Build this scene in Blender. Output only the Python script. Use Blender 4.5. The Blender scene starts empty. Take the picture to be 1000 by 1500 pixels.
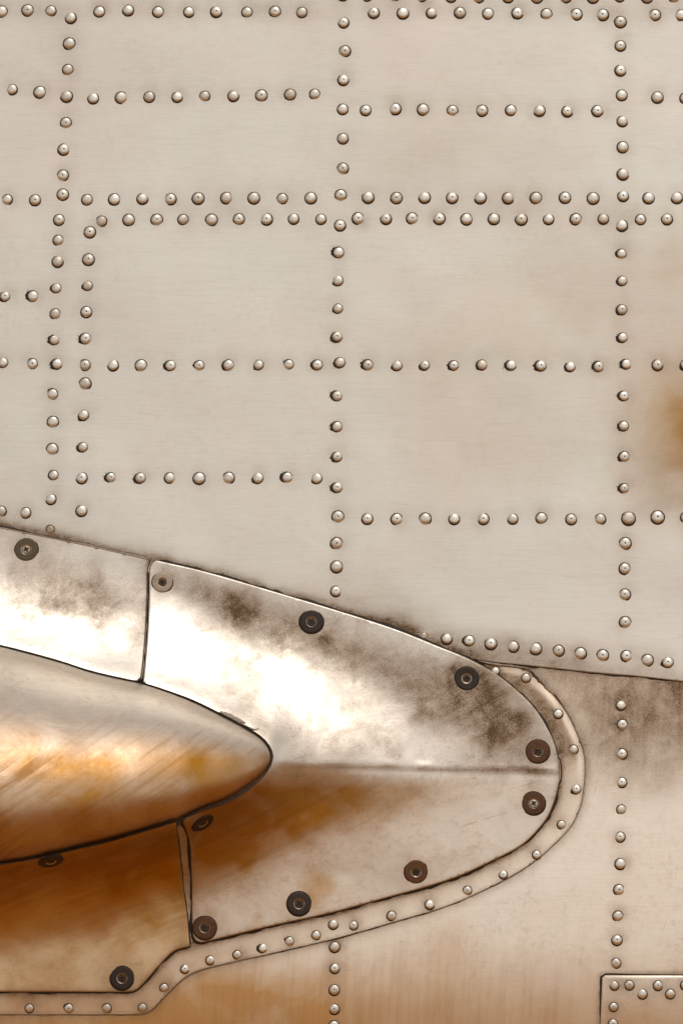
import bpy, bmesh, math, random
import numpy as np
from mathutils import Vector, Matrix
from mathutils.geometry import delaunay_2d_cdt

random.seed(7)
rng = np.random.default_rng(11)
scene = bpy.context.scene
COL = scene.collection

# ------------------------------------------------------------------ camera, sky, sun, exposure
MM = 0.0005            # one photograph pixel on the skin is half a millimetre
CD = 4.0               # camera stands four metres off the fuselage side
ZC = 1.90              # height of the picture centre above the ground
cam = bpy.data.cameras.new("camera")
cam.sensor_fit = 'VERTICAL'
cam.sensor_height = 24.0
cam.lens = 24.0 / 2 / (0.375 / CD)
cam.clip_start = 0.05
cam.clip_end = 2000
camo = bpy.data.objects.new("camera", cam)
COL.objects.link(camo)
camo.location = (0, -CD, ZC)
camo.rotation_euler = (math.radians(90), 0, 0)
scene.camera = camo

SUN_EL, SUN_AZ = math.radians(59), math.radians(18)      # azimuth: to the right of the camera's back
world = bpy.data.worlds.new("World")
scene.world = world
world.use_nodes = True
wn, wl = world.node_tree.nodes, world.node_tree.links
wn.clear()
sky = wn.new('ShaderNodeTexSky')
sky.sky_type = 'NISHITA'
sky.sun_disc = False
sky.sun_elevation = SUN_EL
sky.sun_rotation = math.radians(180) - SUN_AZ
sky.air_density = 1.0
sky.dust_density = 1.6
sky.ozone_density = 0.6
hs = wn.new('ShaderNodeHueSaturation')                    # hazy white overcast sky
hs.inputs['Saturation'].default_value = 0.15
wm = wn.new('ShaderNodeMix'); wm.data_type = 'RGBA'; wm.blend_type = 'MULTIPLY'
wm.inputs['Factor'].default_value = 1.0
wm.inputs['B'].default_value = (1.0, 0.945, 0.875, 1)
bg = wn.new('ShaderNodeBackground')
bg.inputs['Strength'].default_value = 0.12
wo = wn.new('ShaderNodeOutputWorld')
wl.new(sky.outputs[0], hs.inputs['Color'])
wl.new(hs.outputs[0], wm.inputs['A'])
wl.new(wm.outputs['Result'], bg.inputs['Color'])
wl.new(bg.outputs[0], wo.inputs['Surface'])

sun = bpy.data.lights.new("sun", 'SUN')
sun.energy = 0.6
sun.angle = math.radians(25)
sun.color = (1.0, 0.95, 0.87)
suno = bpy.data.objects.new("sun", sun)
COL.objects.link(suno)
sd = Vector((math.sin(SUN_AZ) * math.cos(SUN_EL), -math.cos(SUN_AZ) * math.cos(SUN_EL), math.sin(SUN_EL)))
suno.rotation_euler = sd.to_track_quat('Z', 'Y').to_euler()
suno.location = (0, -3, 6)

scene.view_settings.view_transform = 'Standard'
scene.view_settings.look = 'None'
scene.view_settings.gamma = 1
scene.view_settings.use_curve_mapping = False
scene.view_settings.exposure = 0.02
scene.cycles.adaptive_threshold = 0.02
scene.cycles.max_bounces = 5
scene.cycles.diffuse_bounces = 2
scene.cycles.glossy_bounces = 3

# ------------------------------------------------------------------ helpers
def P(px, py, d):
    """photograph pixel + millimetres proud of the mean skin plane -> world (arrays)"""
    px, py, d = (np.asarray(a, dtype=float) for a in (px, py, d))
    k = (CD - d * 1e-3) / CD
    return np.stack([(px - 500) * MM * k, -d * 1e-3 + 0 * px, ZC + (750 - py) * MM * k], -1)

def vnoise(x, y, sc, seed):
    r = np.random.default_rng(seed).random((64, 64))
    x = np.asarray(x, float) / sc; y = np.asarray(y, float) / sc
    xi = np.floor(x).astype(int); yi = np.floor(y).astype(int)
    fx = x - xi; fy = y - yi
    fx = fx * fx * fx * (fx * (fx * 6 - 15) + 10); fy = fy * fy * fy * (fy * (fy * 6 - 15) + 10)
    g = lambda a, b: r[(a % 64), (b % 64)]
    return ((g(xi, yi) * (1 - fx) + g(xi + 1, yi) * fx) * (1 - fy) +
            (g(xi, yi + 1) * (1 - fx) + g(xi + 1, yi + 1) * fx) * fy) * 2 - 1

def spline(pts, step=6.0):
    """Catmull-Rom through the points, resampled evenly"""
    p = np.array(pts, float)
    q = np.vstack([2 * p[0] - p[1], p, 2 * p[-1] - p[-2]])
    out = []
    for i in range(1, len(q) - 2):
        n = max(2, int(np.linalg.norm(q[i + 1] - q[i]) / 2))
        t = np.linspace(0, 1, n, endpoint=False)[:, None]
        # centripetal-ish: limit tangents to keep tight corners calm
        L = np.linalg.norm(q[i + 1] - q[i])
        m0 = (q[i + 1] - q[i - 1]); m0 = m0 / (np.linalg.norm(m0) + 1e-9) * L
        m1 = (q[i + 2] - q[i]); m1 = m1 / (np.linalg.norm(m1) + 1e-9) * L
        out.append((2 * t**3 - 3 * t**2 + 1) * q[i] + (t**3 - 2 * t**2 + t) * m0 +
                   (-2 * t**3 + 3 * t**2) * q[i + 1] + (t**3 - t**2) * m1)
    out.append(q[-2][None])
    c = np.vstack(out)
    s = np.r_[0, np.cumsum(np.linalg.norm(np.diff(c, axis=0), axis=1))]
    n = max(2, int(round(s[-1] / step)) + 1)
    u = np.linspace(0, s[-1], n)
    return np.stack([np.interp(u, s, c[:, 0]), np.interp(u, s, c[:, 1])], 1)

def pdist(x, y, poly, closed=False):
    """distance to a polyline and arc parameter 0..1 of the nearest point"""
    p = np.asarray(poly, float)
    if closed: p = np.vstack([p, p[:1]])
    x = np.asarray(x, float); y = np.asarray(y, float)
    sh = x.shape; x = x.ravel(); y = y.ravel()
    L = np.r_[0, np.cumsum(np.linalg.norm(np.diff(p, axis=0), axis=1))]
    best = np.full(x.shape, 1e18); arc = np.zeros(x.shape)
    for i in range(len(p) - 1):
        a = p[i]; b = p[i + 1]; v = b - a; l2 = v @ v + 1e-12
        t = np.clip(((x - a[0]) * v[0] + (y - a[1]) * v[1]) / l2, 0, 1)
        d = (x - a[0] - t * v[0])**2 + (y - a[1] - t * v[1])**2
        m = d < best
        best[m] = d[m]; arc[m] = L[i] + t[m] * (L[i + 1] - L[i])
    return np.sqrt(best).reshape(sh), (arc / L[-1]).reshape(sh)

def inside(x, y, poly):
    x = np.asarray(x, float); y = np.asarray(y, float)
    r = np.zeros(x.shape, bool)
    p = np.asarray(poly); n = len(p); j = n - 1
    for i in range(n):
        c = ((p[i, 1] > y) != (p[j, 1] > y))
        with np.errstate(divide='ignore', invalid='ignore'):
            xx = (p[j, 0] - p[i, 0]) * (y - p[i, 1]) / (p[j, 1] - p[i, 1]) + p[i, 0]
        r ^= c & (x < xx); j = i
    return r

def area2(p):
    return 0.5 * np.sum(p[:, 0] * np.roll(p[:, 1], -1) - np.roll(p[:, 0], -1) * p[:, 1])

def out_normals(p):
    """outward 2D normals of a closed polygon"""
    d = np.roll(p, -1, 0) - np.roll(p, 1, 0)
    d /= np.linalg.norm(d, axis=1)[:, None] + 1e-9
    n = np.stack([d[:, 1], -d[:, 0]], 1)
    return n if area2(p) > 0 else -n

def offset_line(p, dist):
    """open polyline moved to its left-hand normal (image axes) by dist (scalar or array)"""
    d = np.gradient(p, axis=0)
    d /= np.linalg.norm(d, axis=1)[:, None] + 1e-9
    n = np.stack([d[:, 1], -d[:, 0]], 1)
    return p + n * (np.asarray(dist).reshape(-1, 1) if np.ndim(dist) else dist)

def new_obj(name, me, mats, parent=None, label=None, smooth=True):
    for m in (mats if isinstance(mats, (list, tuple)) else [mats]):
        me.materials.append(m)
    if smooth and len(me.polygons):
        me.polygons.foreach_set('use_smooth', np.ones(len(me.polygons), bool))
    o = bpy.data.objects.new(name, me)
    COL.objects.link(o)
    if parent: o.parent = parent
    if label: o['label'] = label
    return o

def set_stain_shade(me, px, py, fn):
    a = me.attributes.new('stain_shade', 'FLOAT_COLOR', 'POINT')
    c = np.ones((len(me.vertices), 4), np.float32)
    r, g, b = fn(px, py)
    c[:, 0] = np.clip(r, 0, 1); c[:, 1] = np.clip(g, 0, 1); c[:, 2] = np.clip(b, 0, 1)
    a.data.foreach_set('color', c.ravel())

IN_LINE = []
def sheet(name, poly, height, stain_shade, mat, parent, step=5.0, thick=1.2, frame=(-10, 1010, -10, 1510), label=None, bev=0.35, shade_crust=()):
    """a sheet-metal panel: outline in photograph pixels, dense inside, with rounded edge and real thickness"""
    poly = np.asarray(poly, float)
    if area2(poly) < 0: poly = poly[::-1]
    n2 = out_normals(poly)
    nb = len(poly)
    inset = poly - n2 * 1.6
    x0, y0 = poly.min(0); x1, y1 = poly.max(0)
    fx0, fx1, fy0, fy1 = frame
    gx, gy = np.meshgrid(np.arange(float(max(x0, fx0)), float(min(x1, fx1)), float(step)), np.arange(float(max(y0, fy0)), float(min(y1, fy1)), float(step)))
    gx[1::2] += step / 2
    g = np.stack([gx.ravel(), gy.ravel()], 1)
    cx, cy = np.meshgrid(np.arange(x0, x1, 24), np.arange(y0, y1, 24))
    c = np.stack([cx.ravel(), cy.ravel()], 1)
    c = c[~((c[:, 0] > fx0 - 12) & (c[:, 0] < fx1 + 12) & (c[:, 1] > fy0 - 12) & (c[:, 1] < fy1 + 12))]
    g = np.vstack([g, c])
    g = g[inside(g[:, 0], g[:, 1], poly)]
    d, _ = pdist(g[:, 0], g[:, 1], poly, True)
    g = g[d > 3.2]
    ins = inset[inside(inset[:, 0], inset[:, 1], poly)]
    di, _ = pdist(ins[:, 0], ins[:, 1], poly, True)
    ins = ins[di > 1.2]
    pts = np.vstack([poly, ins, g])
    res = delaunay_2d_cdt([Vector(p) for p in pts], [(i, (i + 1) % nb) for i in range(nb)], [], 1, 1e-4)
    V = np.array([tuple(v) for v in res[0]])
    F = [tuple(f) for f in res[2]]
    om = {}
    for k, ov in enumerate(res[3]):
        for o_ in ov: om[o_] = k
    B = [om[i] for i in range(nb)]
    h = height(V[:, 0], V[:, 1])
    top = P(V[:, 0], V[:, 1], h)
    # winding: faces must look at the camera (-Y)
    f = np.array(F); a = top[f[:, 0]]; b = top[f[:, 1]]; c_ = top[f[:, 2]]
    ny = np.cross(b - a, c_ - a)[:, 1]
    flip = ny.mean() > 0
    if flip: f = f[:, ::-1]
    nV = len(V)
    bp = V[B]; bh = h[B]
    if len(IN_LINE):
        dn, _ = pdist(bp[:, 0], bp[:, 1], IN_LINE[0]); podside = dn < 1.5; bev = np.where(podside, 0.25, bev)[:, None]
    else: bev = np.full((nb, 1), bev); podside = np.zeros(nb, bool)
    r1p = bp + n2 * bev; r1 = P(r1p[:, 0], r1p[:, 1], bh - bev[:, 0] * 0.8)
    r2p = bp + n2 * bev * 1.2; r2 = P(r2p[:, 0], r2p[:, 1], bh - thick)
    w = np.zeros(nb); uh = bh - thick
    for line, w0, under in shade_crust:  # dark foot along these edges paints the seam's shadow line, with some grime
        dl, _ = pdist(bp[:, 0], bp[:, 1], line)
        on = dl < 0.8
        ww = w0 * (0.75 + 0.55 * vnoise(bp[:, 0] * 1.0, bp[:, 1], 9, 71) + 0.45 * vnoise(bp[:, 0], bp[:, 1], 31, 72))
        q = bp + n2 * (bev * 1.2 + np.maximum(ww, 0.4)[:, None])
        uu = under(q[:, 0], q[:, 1])
        w = np.where(on, np.maximum(ww, 0.4), w); uh = np.where(on, uu, uh)
    has = (w > 0)[:, None]
    r3p = np.where(has, bp + n2 * (bev * 1.2 + w[:, None]), bp - n2 * 6); r3 = P(r3p[:, 0], r3p[:, 1], np.where(has[:, 0], uh + 0.10, height(r3p[:, 0], r3p[:, 1]) - thick))
    r4p = np.where(has, r3p + n2 * 0.7, r3p); r4 = P(r4p[:, 0], r4p[:, 1], np.where(has[:, 0], uh - 0.15, height(r3p[:, 0], r3p[:, 1]) - thick))
    verts = np.vstack([top, r1, r2, r3, r4])
    faces = [tuple(int(i) for i in q) for q in f]
    rings = [B] + [list(range(nV + k * nb, nV + (k + 1) * nb)) for k in range(4)]
    mi = [0] * len(faces)
    for ri, (ra, rb) in enumerate(zip(rings[:-1], rings[1:])):
        for i in range(nb):
            j = (i + 1) % nb
            if ri == 3 and not (w[i] > 0 or w[j] > 0): continue
            if ri == 2 and podside[i] and podside[j]: continue
            faces.append((ra[i], rb[i], rb[j], ra[j])); mi.append(1 if (ri >= 1 and w[i] > 0 and w[j] > 0) or (podside[i] and podside[j] and bp[i, 1] < 1090) else 0)  # dark slot on walls and foot paints the shade of the gaps
    me = bpy.data.meshes.new(name)
    me.from_pydata([tuple(v) for v in verts], [], faces)
    me.update()
    # side walls outward: check one and flip the walls together if needed
    k = len(f); pn = me.polygons[k].normal
    e = np.array([n2[0][0], 0, -n2[0][1]])
    if pn.x * e[0] + pn.z * e[2] < 0:
        faces = faces[:k] + [q[::-1] for q in faces[k:]]
        me2 = bpy.data.meshes.new(name)
        me2.from_pydata([tuple(v) for v in verts], [], faces); me2.update()
        bpy.data.meshes.remove(me); me = me2
    allp = np.vstack([V, r1p, r2p, r3p, r4p])
    set_stain_shade(me, allp[:, 0], allp[:, 1], stain_shade)
    o = new_obj(name, me, [mat, M['grime_and_shade']], parent, label)
    me.polygons.foreach_set('material_index', mi)
    # the lower edges of the rim stay crisp
    PS = {B[i] for i in range(nb) if podside[i]}
    se = me.attributes.new('sharp_edge', 'BOOLEAN', 'EDGE')
    sharp = np.zeros(len(me.edges), bool)
    for ed in me.edges:
        a_, b_ = ed.vertices
        if (a_ >= nV + nb and b_ >= nV + nb) or (a_ in PS and b_ in PS): sharp[ed.index] = True
    se.data.foreach_set('value', sharp)
    return o

def frame_at(height, x, y):
    e = 2.0
    p = P(x, y, height(np.array([x]), np.array([y]))[0])
    pr = P(x + e, y, height(np.array([x + e]), np.array([y]))[0]); pl = P(x - e, y, height(np.array([x - e]), np.array([y]))[0])
    pu = P(x, y - e, height(np.array([x]), np.array([y - e]))[0]); pd = P(x, y + e, height(np.array([x]), np.array([y + e]))[0])
    ux = Vector(pr - pl).normalized(); uz = Vector(pu - pd)
    n = ux.cross(uz).normalized()              # towards the camera
    uy = n.cross(ux).normalized()
    return Vector(p), Matrix((ux, uy, n)).transposed()

# ------------------------------------------------------------------ materials
def nnode(nt, typ, **kw):
    n = nt.nodes.new(typ)
    for k, v in kw.items(): setattr(n, k, v)
    return n

def math_(nt, op, a, b=None, clamp=False):
    n = nt.nodes.new('ShaderNodeMath'); n.operation = op; n.use_clamp = clamp
    for i, v in enumerate((a, b)):
        if v is None: continue
        if isinstance(v, (int, float)): n.inputs[i].default_value = v
        else: nt.links.new(v, n.inputs[i])
    return n.outputs[0]

def mixc(nt, f, a, b, blend='MIX'):
    n = nt.nodes.new('ShaderNodeMix'); n.data_type = 'RGBA'; n.blend_type = blend
    for s, v in (('Factor', f), ('A', a), ('B', b)):
        if isinstance(v, (int, float)): n.inputs[s].default_value = v
        elif isinstance(v, tuple): n.inputs[s].default_value = (*v, 1) if len(v) == 3 else v
        else: nt.links.new(v, n.inputs[s])
    return n.outputs['Result']

def noise(nt, vec, scale, detail=4, rough=0.55, dist=0.0):
    n = nt.nodes.new('ShaderNodeTexNoise')
    n.inputs['Scale'].default_value = scale; n.inputs['Detail'].default_value = detail
    n.inputs['Roughness'].default_value = rough; n.inputs['Distortion'].default_value = dist
    nt.links.new(vec, n.inputs['Vector'])
    return n.outputs['Fac']

def mapped(nt, vec, scale, rot=(0, 0, 0)):
    m = nt.nodes.new('ShaderNodeMapping')
    m.inputs['Scale'].default_value = scale; m.inputs['Rotation'].default_value = rot
    nt.links.new(vec, m.inputs['Vector'])
    return m.outputs[0]

def ramp(nt, f, lo, hi):
    n = nt.nodes.new('ShaderNodeMapRange'); n.clamp = True
    n.inputs['From Min'].default_value = lo; n.inputs['From Max'].default_value = hi
    nt.links.new(f, n.inputs['Value'])
    return n.outputs[0]

def weathered_metal(name, base, tint, rough, metallic, mott=0.3, grime=(0.20, 0.115, 0.05), rust=(0.30, 0.15, 0.045), streak_rot=35, bump=0.25, bright=(0.93, 0.9, 0.86)):
    m = bpy.data.materials.new(name); m.use_nodes = True
    nt = m.node_tree; nt.nodes.clear()
    out = nnode(nt, 'ShaderNodeOutputMaterial'); bs = nnode(nt, 'ShaderNodeBsdfPrincipled')
    nt.links.new(bs.outputs[0], out.inputs[0])
    tc = nnode(nt, 'ShaderNodeTexCoord').outputs['Object']
    at = nnode(nt, 'ShaderNodeAttribute', attribute_name='stain_shade')
    sp = nnode(nt, 'ShaderNodeSeparateColor'); nt.links.new(at.outputs['Color'], sp.inputs[0])
    R, G, B = sp.outputs
    nl = noise(nt, tc, 9, 2, 0.5, 0.4)
    nm = noise(nt, tc, 70, 3, 0.65, 0.6)
    nf = noise(nt, tc, 1100, 2, 0.6)
    nb = noise(nt, mapped(nt, tc, (45, 45, 1300)), 1.0, 1, 0.6)
    n5 = noise(nt, tc, 190, 4, 0.68, 0.7)
    ns = noise(nt, mapped(nt, mapped(nt, tc, (1, 1, 1), (0, math.radians(streak_rot), 0)), (11, 11, 210)), 1.0, 4, 0.65, 0.4)
    ncl = noise(nt, tc, 26, 4, 0.6, 0.8)
    # dry grime and painted edge shade: patchy and speckled
    gk = math_(nt, 'ADD', 0.45, math_(nt, 'MULTIPLY', nm, 0.75))
    gk = math_(nt, 'ADD', gk, math_(nt, 'MULTIPLY', math_(nt, 'SUBTRACT', nf, 0.5), 0.8))
    gk = math_(nt, 'ADD', gk, math_(nt, 'MULTIPLY', math_(nt, 'SUBTRACT', ncl, 0.5), 0.6))
    gk = math_(nt, 'ADD', gk, math_(nt, 'MULTIPLY', math_(nt, 'SUBTRACT', ns, 0.5), 0.4))
    gr = math_(nt, 'MULTIPLY', R, gk, True)
    ru = math_(nt, 'MULTIPLY', G, math_(nt, 'ADD', 0.45, math_(nt, 'MULTIPLY', ncl, 1.1)), True)
    st = math_(nt, 'MULTIPLY', B, ramp(nt, ns, 0.47, 0.66), True)
    nsc = noise(nt, mapped(nt, mapped(nt, tc, (1, 1, 1), (0, math.radians(streak_rot - 12), 0)), (14, 14, 620)), 1.0, 1, 0.5, 0.9)
    scr = math_(nt, 'MULTIPLY', ramp(nt, nsc, 0.70, 0.74), ramp(nt, nm, 0.42, 0.6))
    # faint fly-specks of dirt all over
    vo = nnode(nt, 'ShaderNodeTexVoronoi'); vo.inputs['Scale'].default_value = 60
    nt.links.new(tc, vo.inputs['Vector'])
    vr = nnode(nt, 'ShaderNodeSeparateColor'); nt.links.new(vo.outputs['Color'], vr.inputs[0])
    spk = math_(nt, 'MULTIPLY', ramp(nt, math_(nt, 'ADD', vo.outputs['Distance'], math_(nt, 'MULTIPLY', nf, 0.05)), 0.062, 0.045),
                math_(nt, 'GREATER_THAN', vr.outputs[0], 0.86))
    col = mixc(nt, ramp(nt, nl, 0.35, 0.7), base, tint)
    col = mixc(nt, math_(nt, 'MULTIPLY', ramp(nt, ncl, 0.55, 0.85), 0.22), col, bright)
    col = mixc(nt, math_(nt, 'MULTIPLY', ramp(nt, nb, 0.45, 0.75), 0.10), col, (0.35, 0.26, 0.18))
    pat = math_(nt, 'ADD', math_(nt, 'MULTIPLY', ramp(nt, n5, 0.48, 0.78), 0.6), math_(nt, 'MULTIPLY', ramp(nt, nf, 0.5, 0.85), 0.45))
    pat = math_(nt, 'MULTIPLY', pat, math_(nt, 'ADD', 0.15, ramp(nt, ncl, 0.38, 0.68)))
    col = mixc(nt, math_(nt, 'MULTIPLY', pat, mott, True), col, (0.30, 0.20, 0.12))
    col = mixc(nt, math_(nt, 'MULTIPLY', scr, 0.45 * mott), col, (0.26, 0.18, 0.11))
    col = mixc(nt, ru, col, rust)
    col = mixc(nt, st, col, (rust[0] * 0.55, rust[1] * 0.5, rust[2] * 0.5))
    col = mixc(nt, gr, col, grime)
    col = mixc(nt, ramp(nt, gr, 0.8, 1.25), col, (0.03, 0.018, 0.01))
    col = mixc(nt, math_(nt, 'MULTIPLY', spk, 0.75), col, (0.05, 0.03, 0.02))
    nt.links.new(col, bs.inputs['Base Color'])
    dirt = math_(nt, 'ADD', gr, math_(nt, 'MULTIPLY', math_(nt, 'ADD', ru, st), 0.35), True)
    nt.links.new(math_(nt, 'MULTIPLY', metallic, math_(nt, 'SUBTRACT', 1.0, math_(nt, 'MULTIPLY', gr, 0.7))), bs.inputs['Metallic'])
    rr = math_(nt, 'ADD', rough, math_(nt, 'MULTIPLY', dirt, 0.28))
    rr = math_(nt, 'ADD', rr, math_(nt, 'ADD', math_(nt, 'MULTIPLY', math_(nt, 'SUBTRACT', n5, 0.5), 0.25 * mott), math_(nt, 'MULTIPLY', math_(nt, 'SUBTRACT', nm, 0.5), 0.22)))
    nt.links.new(math_(nt, 'MAXIMUM', rr, 0.12), bs.inputs['Roughness'])
    hb = math_(nt, 'ADD', math_(nt, 'MULTIPLY', ncl, 3.0), math_(nt, 'MULTIPLY', nf, 0.6))
    bu = nnode(nt, 'ShaderNodeBump'); bu.inputs['Strength'].default_value = bump; bu.inputs['Distance'].default_value = 0.0002
    nt.links.new(hb, bu.inputs['Height']); nt.links.new(bu.outputs[0], bs.inputs['Normal'])
    return m

def plain_metal(name, base, dark, rough, metallic, scale=500, bump=0.3):
    m = bpy.data.materials.new(name); m.use_nodes = True
    nt = m.node_tree; nt.nodes.clear()
    out = nnode(nt, 'ShaderNodeOutputMaterial'); bs = nnode(nt, 'ShaderNodeBsdfPrincipled')
    nt.links.new(bs.outputs[0], out.inputs[0])
    geo = nnode(nt, 'ShaderNodeNewGeometry').outputs['Position']
    n1 = noise(nt, geo, scale, 4, 0.6); n2 = noise(nt, geo, scale * 0.12, 3, 0.6)
    f = math_(nt, 'MULTIPLY', ramp(nt, n1, 0.45, 0.75), 0.7)
    f = math_(nt, 'ADD', f, math_(nt, 'MULTIPLY', ramp(nt, n2, 0.45, 0.7), 0.3), True)
    rnd = nnode(nt, 'ShaderNodeObjectInfo').outputs['Random']        # every piece has weathered a little differently
    f = math_(nt, 'ADD', f, math_(nt, 'MULTIPLY', math_(nt, 'SUBTRACT', rnd, 0.5), 0.7), True)
    nt.links.new(mixc(nt, f, base, dark), bs.inputs['Base Color'])
    bs.inputs['Metallic'].default_value = metallic
    nt.links.new(math_(nt, 'ADD', rough, math_(nt, 'MULTIPLY', f, 0.2)), bs.inputs['Roughness'])
    bu = nnode(nt, 'ShaderNodeBump'); bu.inputs['Strength'].default_value = bump; bu.inputs['Distance'].default_value = 0.0002
    nt.links.new(n1, bu.inputs['Height']); nt.links.new(bu.outputs[0], bs.inputs['Normal'])
    return m

M = {}
M['upper'] = weathered_metal('aged_skin_metal', (0.82, 0.805, 0.74), (0.82, 0.755, 0.695), 0.38, 0.8, 0.24, rust=(0.44, 0.25, 0.085), streak_rot=4)
M['lower'] = weathered_metal('warm_skin_metal', (0.96, 0.88, 0.785), (0.93, 0.82, 0.70), 0.33, 0.85, 0.5, rust=(0.62, 0.36, 0.15), streak_rot=86)
M['strip'] = weathered_metal('strip_metal', (0.94, 0.84, 0.73), (0.90, 0.78, 0.65), 0.33, 0.88, 0.4, rust=(0.58, 0.32, 0.12))
M['fair'] = weathered_metal('fairing_metal', (0.87, 0.82, 0.755), (0.82, 0.755, 0.68), 0.33, 0.95, 0.85, rust=(0.46, 0.21, 0.025), streak_rot=28, bump=0.6)
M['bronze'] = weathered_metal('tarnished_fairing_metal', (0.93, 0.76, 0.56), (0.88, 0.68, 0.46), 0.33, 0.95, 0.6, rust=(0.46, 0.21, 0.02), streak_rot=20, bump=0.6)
M['pod'] = weathered_metal('pod_metal', (0.84, 0.795, 0.74), (0.79, 0.735, 0.67), 0.31, 0.95, 0.6, rust=(0.46, 0.20, 0.012), streak_rot=34, bump=0.4)
M['rivet'] = plain_metal('rivet_metal', (0.80, 0.75, 0.68), (0.55, 0.46, 0.37), 0.35, 0.95, 700, 0.2)
M['grime_and_shade'] = plain_metal('grime_and_shade', (0.022, 0.013, 0.007), (0.07, 0.042, 0.024), 0.7, 0.0, 900, 0.6)
M['washer_brown'] = plain_metal('washer_brown', (0.12, 0.048, 0.016), (0.05, 0.021, 0.01), 0.55, 0.3, 900, 0.6)
M['washer_black'] = plain_metal('washer_black', (0.035, 0.02, 0.013), (0.02, 0.012, 0.008), 0.45, 0.35, 900, 0.5)
M['washer_grey'] = plain_metal('washer_grey', (0.36, 0.29, 0.22), (0.15, 0.10, 0.065), 0.42, 0.7, 500, 0.6)
M['washer_olive'] = plain_metal('washer_olive', (0.11, 0.08, 0.045), (0.045, 0.03, 0.016), 0.55, 0.4, 800, 0.7)
M['lip'] = plain_metal('countersink_metal', (0.42, 0.36, 0.29), (0.2, 0.15, 0.1), 0.25, 0.95, 900, 0.2)
M['screw_dark'] = plain_metal('screw_dark', (0.09, 0.05, 0.03), (0.04, 0.022, 0.013), 0.4, 0.6, 900, 0.4)
M['screw_steel'] = plain_metal('screw_steel', (0.55, 0.45, 0.34), (0.2, 0.14, 0.09), 0.35, 0.85, 900, 0.4)
M['sealant'] = plain_metal('dried_sealant', (0.42, 0.35, 0.28), (0.10, 0.07, 0.045), 0.6, 0.1, 600, 0.8)

def ground_material():
    m = bpy.data.materials.new('dry_earth'); m.use_nodes = True
    nt = m.node_tree; bs = nt.nodes['Principled BSDF']
    tc = nnode(nt, 'ShaderNodeTexCoord').outputs['Object']
    n = noise(nt, tc, 0.8, 6, 0.6)
    nt.links.new(mixc(nt, n, (0.40, 0.165, 0.008), (0.48, 0.21, 0.016)), bs.inputs['Base Color'])
    bs.inputs['Roughness'].default_value = 0.95
    return m

# ------------------------------------------------------------------ setting: the ground the aircraft stands on (below the picture)
me = bpy.data.meshes.new('ground')
N = 24; gv = []; gf = []
for j in range(N + 1):
    for i in range(N + 1):
        u = (i / N * 2 - 1); v = (j / N * 2 - 1)
        x = u * abs(u) * 600; y = v * abs(v) * 600
        gv.append((x, y, 0.02 * math.sin(x * 1.7) * math.cos(y * 1.3) if abs(x) < 50 and abs(y) < 50 else 0))
for j in range(N):
    for i in range(N):
        a = j * (N + 1) + i
        gf.append((a, a + 1, a + N + 2, a + N + 1))
me.from_pydata(gv, [], gf)
go = new_obj('ground', me, ground_material())
go['kind'] = 'structure'

# ------------------------------------------------------------------ outlines (photograph pixels)
E_A = spline([(-420, 684), (-200, 730), (0, 772.5), (105, 794), (160, 806), (221, 820)])
E_B = spline([(229, 821.5), (300, 838), (400, 867), (500, 897), (580, 923), (640, 947), (684, 965), (726, 988), (763, 1018),
              (781, 1037), (796, 1059), (810, 1088), (817, 1120), (817, 1147), (807, 1183), (795, 1205), (765, 1236), (725, 1258), (660, 1287),
              (556, 1317), (478, 1338), (400, 1355), (340, 1369.5), (296, 1380)])
E_C = spline([(277.6, 1386), (260, 1390), (250, 1396), (233, 1413.5), (212, 1437.5), (200, 1449), (190, 1452), (100, 1452), (0, 1452), (-200, 1452), (-420, 1452)])
POD = spline([(-420, 846), (-200, 897), (0, 947), (40, 957), (90, 971), (130, 984), (180, 996), (206, 1001.5), (245, 1014), (281, 1028), (314, 1044), (348, 1061.5),
              (372, 1075.5), (386, 1087), (394.5, 1101), (395, 1115), (386, 1130), (375, 1141), (356, 1155), (329, 1171), (295, 1185), (264, 1200),
              (204, 1219), (160, 1232), (96, 1247), (48, 1258), (0, 1266), (-200, 1309), (-420, 1356)], 5)
S_OUT = spline([(686, 967.5), (717, 973.5), (746, 976.5), (763, 979), (776, 985), (786, 995), (809, 1017), (829, 1043), (838, 1060), (850, 1088), (855.5, 1110), (856, 1137),
                (854, 1160), (849, 1183), (838, 1207), (820, 1228), (785, 1260), (740, 1288), (660, 1325), (582, 1349), (488, 1375.5), (400, 1396), (340, 1409.5),
                (308, 1417), (292, 1421.5), (279, 1427), (266, 1436), (252, 1450), (236, 1466), (225, 1477.5), (214, 1483.5), (200, 1485.5), (100, 1486), (-420, 1486)])
SEAM = spline([(1500, 1052), (1200, 1020), (1000, 998), (940, 991), (860, 984), (800, 977.5), (763, 973.5), (725, 970), (690, 965)])
CREST = np.array([(395, 1112), (450, 1116), (520, 1118), (600, 1120), (700, 1123), (815, 1128)], float)
PATCH = [(882, 1432), (886, 1429), (1000, 1429.5), (1500, 1431), (1500, 2000), (875, 2000), (879, 1500)]
FAIR_EDGE = np.vstack([E_A, E_B, E_C])

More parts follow.
